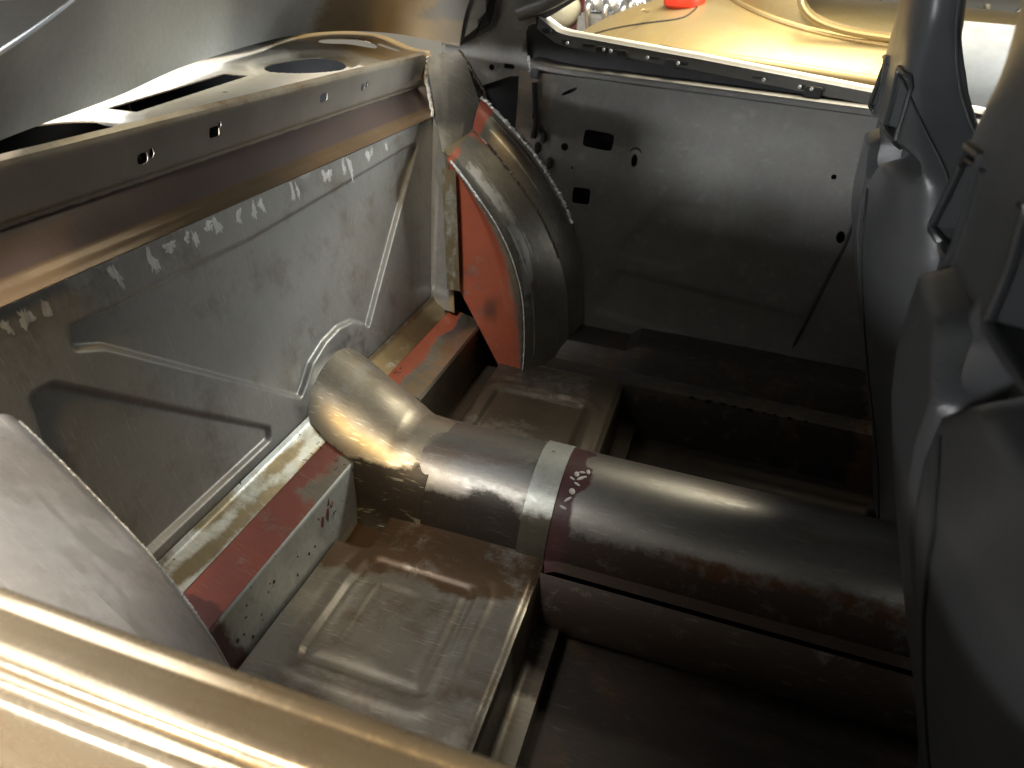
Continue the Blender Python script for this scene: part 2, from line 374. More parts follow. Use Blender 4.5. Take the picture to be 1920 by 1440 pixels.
# --- return sheet at the far end of the bulkhead, running forward to the wheel tub
us, vs = np.meshgrid(np.linspace(0, 1, 30), np.linspace(0, 1, 60), indexing='ij')
q00, q10, q11, q01 = map(np.array, ((-.735, 1.685, .13), (-.640, 1.668, .13), (-.668, 1.672, .556), (-.783, 1.852, .600)))
P = (1-us)[..., None]*(1-vs)[..., None]*q00 + us[..., None]*(1-vs)[..., None]*q10 + us[..., None]*vs[..., None]*q11 + (1-us)[..., None]*vs[..., None]*q01
s = sdf(us, vs * 3, inset([(.16, .25), (.86, .25), (.86, 2.0), (.30, 2.3)], .1), .1)
P[..., 1] += .008 * (1 - sstep(s, -.12, .0))
pt = nopaint(P); lay(pt, np.full(us.shape, .0) + .8 * sstep(us, .82, .84), (.46, .40, .28), .8)
sheet('bulkhead_return', P, M['bulk'], car, .002, pt, 50, True)
# bright galvanised flange where the tub side meets the return sheet
P = np.zeros((6, 40, 3))
for i, x in enumerate(np.linspace(0, 1, 6)):
    for j, z in enumerate(np.linspace(.205, .525, 40)):
        xl = -.676 + (.525 - z) * .06; P[i, j] = (xl + .036 * x, 1.652 + .002 * x, z)
pt = nopaint(P); lay(pt, .52 + .2 * blotch(P[..., 0] * 6, P[..., 2], 8, 30), (.27, .22, .13), .6)
sheet('tub_flange', P, M['galv'], car, .002, pt, 40, True)
# --- ledge, dark channel and perforated strip below the parcel shelf
prof = refine([(-.783, .602), (-.789, .6062), (-.801, .6105), (-.810, .618), (-.834, .650), (-.844, .663), (-.843, .671), (-.838, .677), (-.829, .738), (-.830, .7455), (-.838, .750)], .005)
def ptf(P):
    pt = nopaint(P); z = P[..., 2]; x = P[..., 0]
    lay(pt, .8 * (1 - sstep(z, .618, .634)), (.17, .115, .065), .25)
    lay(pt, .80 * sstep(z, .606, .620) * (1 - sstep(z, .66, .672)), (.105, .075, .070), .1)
    lay(pt, .7 * sstep(z, .672, .682) * (1 - sstep(z, .735, .744)), (.40, .365, .32), .35)
    lay(pt, .45 * blotch(P[..., 1], z, 21, 25) * sstep(z, .70, .71), (.30, .20, .10), .6)
    return pt
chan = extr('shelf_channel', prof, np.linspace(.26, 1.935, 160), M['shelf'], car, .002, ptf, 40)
# slots and clip holes through the strip
def strip_hole(y, z, ry, rz, e=4):
    o = oval(y, z, ry, rz, 16, e); return prism([(-.834, a, b) for a, b in o], (-.022, 0, 0), (.03, 0, 0))
cut(chan, [strip_hole(.865, .700, .011, .0085, 3), strip_hole(.884, .704, .005, .008, 2), strip_hole(1.030, .708, .013, .009, 5), strip_hole(1.045, .717, .004, .006, 2),
           strip_hole(1.382, .712, .015, .008, 5), strip_hole(1.553, .710, .009, .008, 2), strip_hole(1.573, .713, .005, .008, 2)], True)
sheet('clip', [[(-.846, 1.372, .705), (-.846, 1.372, .717)], [(-.846, 1.386, .705), (-.846, 1.386, .717)]], M['shelf'], chan, .002, (np.zeros((2, 2, 4)), np.zeros((2, 2))))
# --- parcel shelf with two oval speaker openings and two long slots
us = np.linspace(0, 1, 90); ys = np.linspace(.26, 1.955, 222)
def rear_x(y): return -1.30
U, Yg = np.meshgrid(us, ys, indexing='ij'); X = -.838 + U * (-1.30 + .838)
far_rise = sstep(Yg, 1.55, 1.93) * sstep(-X, .86, 1.0) * .028
Zg = .750 + far_rise
sp = [(-.968, 1.545, .082, .118, 0.1), (-.914, .740, .070, .142, -.06)]
for cx, cy, rx, ry, rot in sp:                                  # raised bead and dish round each speaker opening
    c, s_ = math.cos(rot), math.sin(rot); a = ((X - cx) * c + (Yg - cy) * s_) / rx; b = (-(X - cx) * s_ + (Yg - cy) * c) / ry
    r = np.hypot(a, b); Zg = Zg - .010 * (1 - sstep(r, 1.20, 1.42))
slot_d = sdf(X, Yg, [(-.985, .92), (-1.065, 1.39), (-.985, 1.395), (-.905, .92)], .012); Zg = Zg - .010 * (1 - sstep(slot_d, .0, .022))
P = np.stack([X, Yg, Zg], 2); pt = nopaint(P)
lay(pt, .9 * (1 - sstep(Yg + .25 * (X + 1.0), 1.55, 1.72)) + 0 * X, (.84, .82, .77), .05)
lay(pt, .8 * sstep(Yg + .25 * (X + 1.0), 1.68, 1.78), (.52, .38, .20), .8)
shelf = sheet('parcel_shelf', P, M['shelf'], car, .002, pt, 40, True)
cs = []
for cx, cy, rx, ry, rot in sp:
    cs.append(prism([(a, b, .74) for a, b in oval(cx, cy, rx, ry, 40, 2, rot)], (0, 0, -.06), (0, 0, .08)))
cs.append(prism([(-.975, .96, .74), (-1.045, 1.35, .74), (-.995, 1.362, .74), (-.922, .965, .74)], (0, 0, -.06), (0, 0, .08)))
cs.append(prism([(a, b, .74) for a, b in oval(-1.0, 1.80, .075, .030, 20, 3, .35)], (0, 0, -.06), (0, 0, .1)))
cs.append(prism([(a, b, .74) for a, b in oval(-.915, 1.862, .03, .012, 12, 5, .3)], (0, 0, -.06), (0, 0, .1)))
cs.append(prism([(a, b, .74) for a, b in oval(-.885, 1.14, .004, .004, 10)], (0, 0, -.06), (0, 0, .1)))
cut(shelf, cs)
bevel_box('stiffener', (-.868, .70, .715), (-.848, .80, .735), M['body'], car, .003)
v, f = box((-1.9, .2, .30), (-.86, 1.95, .32)); obj('trunk_floor', v, f, M['quarter'], car, False)
# --- roof sail sheet that sweeps over the shelf
low = spline([(-.742, 1.930, .772), (-.86, 1.928, .783), (-.96, 1.915, .788), (-1.07, 1.87, .785), (-1.13, 1.74, .778), (-1.12, 1.53, .770), (-1.04, 1.22, .768), (-.93, .94, .768), (-.83, .645, .770), (-.72, .43, .775), (-.62, .27, .78)], 90)
upp = spline([(-.610, 1.915, 1.00), (-.67, 1.90, 1.01), (-.75, 1.85, 1.03), (-.86, 1.75, 1.04), (-.93, 1.60, 1.045), (-.92, 1.36, 1.045), (-.86, 1.08, 1.03), (-.74, .80, .965), (-.692, .63, .910), (-.655, .44, .855), (-.60, .27, .82)], 90)
w = np.linspace(0, 1, 26)[None, :, None]
P = low[:, None, :] * (1 - w) + upp[:, None, :] * w
P[..., 0] -= .03 * np.sin(np.pi * w[..., 0]); P[..., 2] += .012 * np.sin(np.pi * w[..., 0])
pt = nopaint(P); lay(pt, .8 * sstep(P[..., 1], 1.70, 1.88) * (1 - sstep(P[..., 2], .84, 1.0)), (.36, .31, .24), .5)
lay(pt, .9 * sstep(P[..., 1], 1.918, 1.9215) * sstep(P[..., 2], .80, .84), (.27, .27, .26), .5)
sail = sheet('sail_panel', P, M['deck'], car, .003, pt, 60)
plate('sail_flange', [(-.742, 1.930, .773), (-.700, 1.927, .795), (-.655, 1.925, .820), (-.640, 1.924, .850), (-.640, 1.922, .90), (-.605, 1.915, 1.0), (-.630, 1.905, 1.0), (-.668, 1.912, .90), (-.668, 1.914, .858), (-.690, 1.918, .838), (-.690, 1.919, .822), (-.73, 1.926, .793)], .003, M['quarter'], car, (.3, -1, -.2))
# --- far rear pillar, with its rail climbing forward
pil = plate('rear_pillar', [(-.80, 1.945, .74), (-.80, 1.94, .86), (-.66, 1.93, 1.02), (-.30, 1.92, 1.10), (-.26, 1.925, 1.04), (-.30, 1.93, .985), (-.44, 1.935, .903), (-.505, 1.938, .861), (-.562, 1.94, .834), (-.567, 1.94, .82), (-.560, 1.94, .770), (-.549, 1.94, .728), (-.557, 1.94, .716), (-.60, 1.94, .712), (-.674, 1.945, .682), (-.72, 1.945, .66)], .004, M['pillar'], car, (0, -1, 0))
tube('pillar_rail', spline([(-.585, 1.925, .86), (-.50, 1.92, .895), (-.40, 1.915, .955), (-.28, 1.905, 1.04)], 16), [.017] * 16, M['pillar'], car, 10)
cut(pil, [prism([(a, 1.94, b) for a, b in oval(-.655, .728, .008, .008, 12)], (0, -.05, 0), (0, .05, 0)),
          prism([(a, 1.94, b) for a, b in oval(-.606, .735, .015, .006, 14, 4)], (0, -.05, 0), (0, .05, 0)),
          prism([(a, 1.94, b) for a, b in oval(-.60, .90, .005, .005, 10)], (0, -.05, 0), (0, .05, 0))])
bevel_box('pillar_tab', (-.583, 1.928, .775), (-.566, 1.937, .80), M['pillar'], pil, .003)
v, f = box((-.72, 1.962, .55), (-.50, 1.966, .84)); obj('pillar_backing', v, f, M['dark'], car, False)
weld_line('weld_seam', [(-.553, 1.934, .765), (-.545, 1.934, .735), (-.553, 1.934, .718)], .004, car, M['weld'])
# --- folded filler panel between shelf, pillar and tub
A, B, C, D, E = map(np.array, ((-.832, 1.915, .738), (-.756, 1.950, .765), (-.692, 1.690, .556), (-.640, 1.865, .606), (-.662, 1.915, .668)))
t = np.linspace(0, 1, 26); U, V = np.meshgrid(t, t, indexing='ij')
top = A[None] + (B - A)[None] * t[:, None]; bot = C[None] + (D - C)[None] * t[:, None]
P = top[:, None, :] * (1 - t)[None, :, None] + bot[:, None, :] * t[None, :, None]
P[..., 0] += .018 * sstep(U - .42 + .30 * V, -.02, .02) * (1 - V) * .7
edge = B[None] * (1 - t)[:, None] + E[None] * t[:, None]
pt = nopaint(P); lay(pt, .55 * (1 - sstep(U - .42 + .30 * V, -.05, .05)), (.34, .34, .31), .9)
sheet('filler_panel', P, M['tub'], car, .002, pt, 20, True)
plate('filler_gusset', [B + (.003, -.003, 0), E, D + (0, .002, 0)], .002, M['tub'], car, (.5, -1, .2))
weld_line('weld_seam', [A + (.004, -.004, -.018), (-.752, 1.942, .735)], .0045, car, M['weld'])
weld_line('weld_seam', [A + (.004, -.004, 0), (-.828, 1.900, .69), (-.80, 1.868, .64), (-.783, 1.846, .604)], .005, car, M['weld'])
weld_line('weld_seam', [(-.748, 1.946, .760), E, D], .004, car)
# folded brim above the tub
P = np.stack([np.array([C, C * .5 + D * .5, D]), np.array([C, C * .5 + D * .5, D]) + np.array((.030, -.004, -.012))], 1)
P = np.array([[a + (b - a) * s for s in np.linspace(0, 1, 6)] for a, b in zip(refine(P[:, 0], .01), refine(P[:, 1], .01))])
pt = nopaint(P); lay(pt, np.full(P.shape[:2], .9), (.36, .30, .19), .85)
sheet('tub_brim', P, M['tub'], car, .002, pt, 40, True)

# --- wheel tubs: inner red side face, ground edge, outer extension
ARC = [(-.664, .553), (-.640, .530), (-.612, .500), (-.570, .452), (-.528, .400), (-.487, .330), (-.460, .262), (-.444, .200), (-.433, .110), (-.430, .03), (-.432, -.04)]
MID = [(-.640, .598), (-.618, .585), (-.592, .566), (-.530, .507), (-.455, .424), (-.405, .345), (-.372, .272), (-.352, .205), (-.338, .110), (-.333, .03), (-.333, -.04)]
OUT = [(-.655, .660), (-.612, .628), (-.565, .590), (-.500, .535), (-.440, .462), (-.395, .395), (-.360, .315), (-.335, .240), (-.318, .130), (-.312, .03), (-.312, -.04)]
def wheel_tub(mir, mats, red):
    fy = (lambda y: 2.10 - y) if mir else (lambda y: y)
    a, m, o = (spline(q, 110) for q in (ARC, MID, OUT))
    # top surface between inner edge and the seam
    w = np.linspace(0, 1, 70); P = np.zeros((110, 70, 3))
    for j, s in enumerate(w):
        xz = a * (1 - s) + m * s; yy = 1.660 + (1.765 - 1.660) * s
        P[:, j, 0] = xz[:, 0]; P[:, j, 2] = xz[:, 1]; P[:, j, 1] = fy(yy)
    # round the inner edge: pull the first strips inwards
    rd = (1 - np.clip(w / .16, 0, 1)) ** 2 * .008
    cx, cz = -.80, .0
    dirx = P[..., 0] - cx; dirz = P[..., 2] - cz; ln = np.hypot(dirx, dirz); P[..., 0] -= dirx / ln * rd; P[..., 2] -= dirz / ln * rd
    ii = np.linspace(0, 1, 110)[:, None] + 0 * w[None, :]; W = w[None, :] + 0 * ii
    pt = nopaint(P)
    if red:
        lay(pt, .9 * (1 - sstep(ii, .02, .10)) * (1 - .7 * sstep(W, .15, .55) * (1 - sstep(W, .8, .95))), (.42, .115, .06), .1)
        lay(pt, .7 * sstep(W, .82, .95) * (1 - sstep(ii, .12, .3)), (.36, .09, .05), .1)
        band = (1 - sstep(np.abs(W - .20 - .12 * np.sin(ii * 5)), .08, .20)) * sstep(ii, .10, .16) * (1 - sstep(ii, .62, .85))
        lay(pt, (.42 + .3 * blotch(ii * .6, W * .4, 72, 60)) * band, (.62, .61, .58), .9)
        lay(pt, .72 * np.exp(-((W - .17 - .05 * ii) / .022) ** 2) * sstep(ii, .36, .44) * (1 - sstep(ii, .86, .95)), (.82, .81, .78), .9)
        lay(pt, .60 * np.exp(-((W - .36 - .10 * np.sin(ii * 4)) / .018) ** 2) * sstep(ii, .12, .2) * (1 - sstep(ii, .5, .6)), (.75, .74, .70), .9)
    else:
        lay(pt, .64 * blotch(ii * 1.3 + .3 * W, W * .8 + .12 * np.sin(ii * 9), 31, 24), (.86, .86, .86), .5)
        lay(pt, .50 * (1 - sstep(W, .1, .4)) * blotch(P[..., 0], P[..., 1] * 2, 33, 10), (.26, .16, .15), .6)
    tub = sheet('wheel_tub', P, mats, car, .002, pt, 50, not mir)
    # outer extension
    P2 = np.zeros((110, 36, 3)); w2 = np.linspace(0, 1, 36)
    for j, s in enumerate(w2):
        xz = m * (1 - s) + o * s; P2[:, j, 0] = xz[:, 0]; P2[:, j, 2] = xz[:, 1] + .012 * math.sin(math.pi * s); P2[:, j, 1] = fy(1.765 + (1.872 - 1.765) * s)
    pt = nopaint(P2); i2 = np.linspace(0, 1, 110)[:, None] + 0 * w2[None, :]
    if red:
        lay(pt, .95 * (1 - sstep(i2, .05, .13)), (.42, .10, .06), .1)
        lay(pt, .5 * (1 - sstep(i2, .3, .5)) * sstep(i2, .1, .2), (.30, .22, .16), .9)
    if red:
        for wc, lo, hi in ((.30, .10, .46), (.62, .06, .40), (.82, .14, .52)): lay(pt, .62 * np.exp(-((w2[None, :] + 0 * i2 - wc) / .05) ** 2) * sstep(i2, lo, lo + .05) * (1 - sstep(i2, hi - .1, hi)), (.72, .68, .60), .9)
    sheet('tub_extension', P2, mats, car, .002, pt, 50, not mir)
    # inner side face: from the arc back to the flange line
    P3 = np.zeros((110, 40, 3))
    for j, s in enumerate(np.linspace(0, 1, 40)):
        bx = np.where(a[:, 1] > .205, -.664 + (.553 - a[:, 1]) * .085, -.634 + (.205 - np.maximum(a[:, 1], -.04)) * .62)
        bx = np.minimum(bx, a[:, 0] - .004)
        x = a[:, 0] * (1 - s) + bx * s
        P3[:, j, 0] = x; P3[:, j, 2] = a[:, 1] - .004 * (1 - s); bul = np.sin(np.pi * min(1, s * 1.3)) if s < .77 else 0
        P3[:, j, 1] = fy(1.6615 + .004 * s + .010 * sstep(np.array(s), .30, .42) * np.sin(np.linspace(0, np.pi, 110)) * 0 + .012 * sstep(np.array(s), .12, .34) * np.sin(np.pi * np.linspace(0, 1, 110)) )
    s3 = np.linspace(0, 1, 40)[None, :] + 0 * np.linspace(0, 1, 110)[:, None]; pt = nopaint(P3)
    if red:
        lay(pt, .82 - .50 * (1 - sstep(s3, .0, .26)) - .18 * blotch(P3[..., 0] * 2, P3[..., 2], 92, 22), (.42, .105, .055), .05)
        dk = (1 - sstep(np.hypot((P3[..., 0] + .545), (P3[..., 2] - .16) * 1.4), .01, .075)) * blotch(P3[..., 0], P3[..., 2], 93, 45)
        c, mm = pt; c[..., :3] = c[..., :3] * (1 - .75 * dk[..., None]) + np.array((.06, .035, .03)) * .75 * dk[..., None]
    side = sheet('tub_side', P3, mats, car, .002, pt, 50, mir)
    sm = np.stack([m[:, 0], np.full(110, fy(1.765)), m[:, 1]], 1)
    so = np.stack([o[:, 0], np.full(110, fy(1.872)), o[:, 1]], 1)
    if red:
        weld_line('weld_seam', sm[:62] + (0, -.002, .002), .0034, car)
        weld_line('weld_seam', so[:60] + (.0, -.006, .003), .006, car, M['weld'])
        weld_line('weld_seam', np.stack([a[8:110, 0], np.full(102, 1.659), a[8:110, 1]], 1) + (0, -.0005, .001), .0016, car, M['weld'])
    else:
        weld_line('weld_seam', np.stack([a[4:, 0], np.full(106, fy(1.6605)), a[4:, 1]], 1), .0011, car, M['weld'])
wheel_tub(False, M['tub'], True)
wheel_tub(True, M['near_tub'], False)
weld_line('weld_seam', [C + (.030, -.006, -.011), D + (.030, -.006, -.011)], .0035, car)
weld_line('weld_seam', spline([(-.655, 1.656, .545), (-.628, 1.655, .517), (-.60, 1.655, .488), (-.575, 1.655, .458)], 20), .0032, car, M['weld'])

# --- heel riser at the foot of the bulkhead: galvanised flange, oxide-red top, sloping face
def riser(y0, y1, near):
    ys = np.linspace(y0, y1, 150)
    fl = refine([(-.712, .160), (-.706, .150), (-.700, .146), (-.664, .124)], .005)
    def pf(P):
        pt = nopaint(P); lay(pt, .58 + .3 * blotch(P[..., 0] * 4, P[..., 1], 41, 22) if not near else .30 + .42 * blotch(P[..., 0] * 4, P[..., 1], 41, 22), (.25, .19, .10) if not near else (.28, .23, .14), .8); return pt
    extr('riser_flange', fl, ys, M['galv'], car, .002, pf, 40)
    cx_ = -.600 if near else -.572
    rd = refine([(-.668, .1235), (cx_, .100)], .004)
    def pr(P):
        pt = nopaint(P); x, y = P[..., 0], P[..., 1]; k = sstep(x + .006 * np.sin(y * 30), -.650, -.610)
        if near:
            lay(pt, .86 - .55 * k * sstep(y, .70, 1.0) - .2 * blotch(x * 3, y, 94, 30), (.18, .058, .045), .05)
            lay(pt, .96 * (1 - sstep(y, .55, .72)), (.085, .035, .032), .05)
        else: k = sstep(x + .006 * np.sin(y * 30), -.645, -.600); lay(pt, .88 * (1 - k) - .15 * blotch(x * 3, y, 95, 30), (.40, .095, .045), .05); lay(pt, .5 * k, (.36, .26, .14), .9)
        return pt
    extr('riser_top', rd, ys, M['tub'], car, .002, pr, 40)
    fc = refine([(-.601, .100), (-.597, .094), (-.578, -.020), (-.570, -.034)] if near else [(-.573, .100), (-.568, .094), (-.566, -.020), (-.560, -.034)], .006)
    def pc(P):
        pt = nopaint(P); y = P[..., 1]
        if near: lay(pt, .95 * (1 - sstep(y + .3 * (P[..., 2] - .05), .56, .63)), (.16, .09, .08), .3)
        else: lay(pt, np.full(y.shape, .9), (.21, .18, .13), .8)
        return pt
    face = extr('riser_face', fc, ys, M['galv'], car, .002, pc, 40)
    if near:
        for (y, z, r) in [(.60, .035, .0035), (.63, .012, .003), (.64, .072, .002), (.70, .062, .0016), (.86, .070, .0024), (.90, .075, .002), (.78, .05, .0018), (.81, .03, .003), (.83, .03, .0025), (.94, .05, .0015)]:
            x = -.597 + (.094 - z) * .019 / .114; t = np.linspace(0, 6.283, 9)[:-1]
            rings = [np.stack([np.full(8, x + q), y + r * k * np.cos(t), z + r * k * 1.4 * np.sin(t)], 1) for k, q in ((1, .0004), (.6, .0012), (.1, .0014))]
            loft('paint_speck', rings, M['drip'], face)
        for (y, z, l) in [(.872, .066, .018), (.892, .070, .022), (.91, .075, .012)]:
            x0 = -.597 + (.094 - z) * .019 / .114
            tube('paint_drip', [(x0 + .001, y, z), (x0 + .0013 + l * .08, y - .006, z - l * .5), (x0 + .001 + l * .167, y - .008, z - l)], [.0022, .003, .001], M['drip'], face, 6)
    # folded end tab beside the tunnel
    if near: plate('riser_end', [(-.600, y1, .100), (-.578, y1 + .002, -.02), (-.545, y1 + .03, .0), (-.578, y1 + .025, .088)], .002, M['galv'], car, (.5, -1, .3))
riser(.38, 1.052, True); riser(1.27, 1.705, False)

# --- seat pans with a pressed dish
def seat_pan(y0, y1, dish, x1, name_near):
    xs = np.linspace(-.575, x1, 130); ys = np.linspace(y0, y1, 150); Xg, Yg = np.meshgrid(xs, ys, indexing='ij')
    s = sdf(Xg, Yg, inset(dish, .035), .035); Z = -.008 * (1 - sstep(s, -.020, -.002)) + .0025 * np.exp(-((s - .014) / .012) ** 2)
    if name_near:
        s2 = s + .055; Z += .0035 * np.exp(-(s2 / .010) ** 2) * (1 - sstep(Xg, -.40, -.34)) + .003 * np.exp(-((s + .04) / .012) ** 2)
        Z -= .03 * sstep(Yg, .885, .90) * (1 - sstep(Xg, -.515, -.503))
        Z += .006 * sstep(Yg, .90, .98)
    else:
        Z -= .035 * (1 - sstep(Xg, -.512, -.500))
    Z += .003 * (blotch(Xg, Yg, 51, 16) - .5)
    Z -= .006 * sstep(Xg, x1 - .02, x1) ** 2
    P = np.stack([Xg, Yg, Z], 2); pt = nopaint(P)
    if name_near:
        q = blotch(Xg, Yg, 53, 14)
        lay(pt, .78 * sstep(Yg + .02 * q - .10 * (Xg + .35), .83, .875) * (.75 + .3 * q), (.085, .050, .026), .35)  # rusty brown, with the shade past the lit part painted in
        lay(pt, .60 * sstep(Xg, -.27, -.21) * (1 - sstep(Yg, .82, .86)) * blotch(Xg, Yg * 1.0, 54, 34), (.58, .55, .48), 1.0)
        lay(pt, .52 * np.exp(-((s - .002) / .018) ** 2) * blotch(Xg, Yg, 55, 22), (.55, .51, .44), 1.0)
    if not name_near: lay(pt, .80 - .3 * blotch(Xg, Yg, 58, 12), (.075, .058, .040), .4)  # far pan darkened overall: its shade is put into the colour
    pan = sheet('seat_pan', P, M['pan'], car, .002, pt, 50)
    # front face down to the footwell
    pf = refine([(x1, -.006), (x1 + .004, -.014), (x1 + .012, -.10), (x1 + .018, -.104), (x1 + .055, -.108), (x1 + .058, -.150)], .008)
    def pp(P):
        pt = nopaint(P); lay(pt, .45 * sstep(P[..., 2], -.03, -.01) * blotch(P[..., 1] * 3, P[..., 2], 56, 12) * (1 - sstep(P[..., 1], .78, .84)), (.6, .56, .5), 1.0); lay(pt, .82 * sstep(P[..., 1], .72, .78) - .15 * blotch(P[..., 1], P[..., 2], 59, 30), (.05, .038, .028), .3); return pt  # worn bright edge; past the near corner the shade is painted dark brown
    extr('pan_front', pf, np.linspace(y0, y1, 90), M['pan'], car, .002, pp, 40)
    return pan
near_dish = [(-.515, .618), (-.285, .618), (-.265, .64), (-.265, .88), (-.50, .885), (-.515, .80)]
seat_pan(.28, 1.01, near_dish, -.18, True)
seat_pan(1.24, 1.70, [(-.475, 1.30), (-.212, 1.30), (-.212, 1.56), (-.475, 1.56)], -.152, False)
# --- footwell floors
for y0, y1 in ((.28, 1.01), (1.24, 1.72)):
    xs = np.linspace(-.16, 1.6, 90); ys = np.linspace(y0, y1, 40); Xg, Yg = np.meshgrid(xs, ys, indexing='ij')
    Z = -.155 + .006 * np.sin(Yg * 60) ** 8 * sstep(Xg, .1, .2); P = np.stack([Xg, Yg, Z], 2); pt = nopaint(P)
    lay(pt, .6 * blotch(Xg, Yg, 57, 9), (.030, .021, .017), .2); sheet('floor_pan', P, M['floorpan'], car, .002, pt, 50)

# --- transmission tunnel: rear half, galvanised strap, front half, ground bell at the bulkhead
def tun_sec(x, front):
    """section of the tunnel at x, as (y, z)"""
    k = float(np.clip((-.505 - x) / .205, 0, 1.1)); k = k if k > .15 else k * k / .3 + (.075 if k > 1e-9 else 0) * k / .15
    r = .140 + .012 * k; zc = .0 + .068 * k; yc = 1.12 + .046 * k
    th = np.linspace(math.pi, 0, 46); arc = [(yc + r * math.cos(t), zc + r * math.sin(t)) for t in th]
    fl = .016 + .03 * k; base = -.03 + .026 * float(sstep(np.array(x), -.19, -.16))
    lft = [(yc - r - fl, base), (yc - r - fl * .35, base + .018 + .02 * k)]; rgt = [(yc + r + fl * .35, base + .018 + .02 * k), (yc + r + fl, base)]
    return np.array(lft + arc + rgt)
def tunnel(name, x0, x1, grow, mat, paintf=None, n=60, wob=0):
    xs = np.linspace(x0, x1, n); P = []
    for x in xs:
        s = tun_sec(x, True); yc = s[:, 0].mean(); zc = max(0, s[:, 1].max() - .14)
        d = s - np.array([yc, zc]); L = np.linalg.norm(d, axis=1, keepdims=True); s = s + d / L * grow * (1 - .96 * float(sstep(np.array(x), -.52, -.445)) if name == 'tunnel_bell' else 1)
        if wob: s = s + d / L * wob * (blotch(np.full(len(s), x) * 1.0, s[:, 0] * 1.0, 61, 26) - .5)[:, None]
        P.append(np.column_stack([np.full(len(s), x), s]))
    P = np.array(P); pt = paintf(P) if paintf else nopaint(P)
    return sheet(name, P, mat, car, .002, pt, 60)
def pt_bell(P):
    pt = nopaint(P); x, z = P[..., 0], P[..., 2]
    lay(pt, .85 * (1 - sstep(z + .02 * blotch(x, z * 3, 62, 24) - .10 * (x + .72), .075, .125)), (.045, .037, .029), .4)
    lay(pt, .60 * sstep(z, .13, .19) * blotch(x * 2, z, 65, 30), (.66, .65, .62), 1.0); return pt
def pt_rear(P):
    pt = nopaint(P); x, z = P[..., 0], P[..., 2]
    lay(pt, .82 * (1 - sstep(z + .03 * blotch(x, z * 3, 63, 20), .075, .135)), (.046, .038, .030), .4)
    lay(pt, .62 * (1 - sstep(x, -.45, -.36)) * blotch(x, z * 3, 64, 40) * sstep(z, .05, .09), (.5, .47, .40), .95); return pt
def pt_front(P):
    pt = nopaint(P); x, y, z = P[..., 0], P[..., 1], P[..., 2]
    lay(pt, .97 * (1 - sstep(x + .03 * (blotch(y, z, 66, 40) - .5), -.150, -.125)), (.085, .035, .035), .1)
    lay(pt, .68 * (1 - sstep(z + .03 * blotch(x, z * 3, 68, 9) - .0 * x, .065, .13)), (.085, .060, .047), .5); lay(pt, .60 * sstep(x, -.1, .1) * (1 - sstep(np.abs(z - .05 - .04 * blotch(x, y, 67, 8)), .01, .03)), (.17, .085, .045), .7); return pt
bell = tunnel('tunnel_bell', -.735, -.440, .0035, M['hump'], pt_bell, 70, .0025)
tunnel('tunnel_rear', -.475, -.205, .0, M['tunnel'], pt_rear, 50)
strap = tunnel('tunnel_strap', -.238, -.182, .0045, M['galv'], lambda P: lay(nopaint(P), .85 * (1 - sstep(P[..., 2], .06, .12)), (.14, .125, .095), .6), 12)
front = tunnel('tunnel_front', -.205, 1.60, .0015, M['tunnel'], pt_front, 110)
weld_line('weld_seam', [(x, *tun_sec(-.70, 0)[j]) for j, x in ((i, BX(tun_sec(-.70, 0)[i][1]) + .004) for i in range(2, 48))], .0035, car, M['weld'])
for k, (x, a) in enumerate([(-.163, 108), (-.157, 103), (-.148, 100), (-.160, 126), (-.151, 112), (-.156, 119), (-.141, 104), (-.147, 106), (-.165, 133), (-.137, 98)]):   # white marker dabs
    t = np.linspace(0, 6.283, 9)[:-1]; aa = R(a); c = np.array((x, 1.12 + .1418 * math.cos(aa), .1418 * math.sin(aa))); e1 = np.array((1, 0, 0)); e2 = np.array((0, -math.sin(aa), math.cos(aa))); nn = np.array((0, math.cos(aa), math.sin(aa)))
    loft('marker_dab', [[c + q * nn + s * ((.004 + .0012 * (k % 3)) * math.cos(u) * e1 + (.0035 + .003 * (k % 2)) * math.sin(u) * e2 + (.004 - .003 * (k % 4)) * math.sin(u) * e1) for u in t] for s, q in ((1, .0002), (.7, .0012), (.1, .0015))], M['white'], front)
# plinth under the front tunnel
for name, y, sgn in (('tunnel_plinth', .955, -1), ('tunnel_plinth', 1.285, 1)):
    xs = np.linspace(-.21, 1.6, 80); P = np.zeros((80, 14, 3))
    for j, s in enumerate(np.linspace(0, 1, 14)):
        P[:, j, 0] = xs; P[:, j, 2] = -.003 - .155 * s; P[:, j, 1] = y + sgn * (-.016 + .058 * math.sin(math.pi * min(1, .12 + s * .80)))
    pt = nopaint(P); lay(pt, .62 + .35 * blotch(P[..., 0], P[..., 2] * 2, 71, 12), (.050, .034, .025), .35)
    sheet(name, P, M['pan'], car, .002, pt, 50, sgn > 0)
bevel_box('floor_bracket', (.055, .93, -.10), (.085, .962, -.025), M['pan'], car, .004)
bevel_box('floor_bracket', (.10, .925, -.11), (.15, .957, -.06), M['pan'], car, .006)

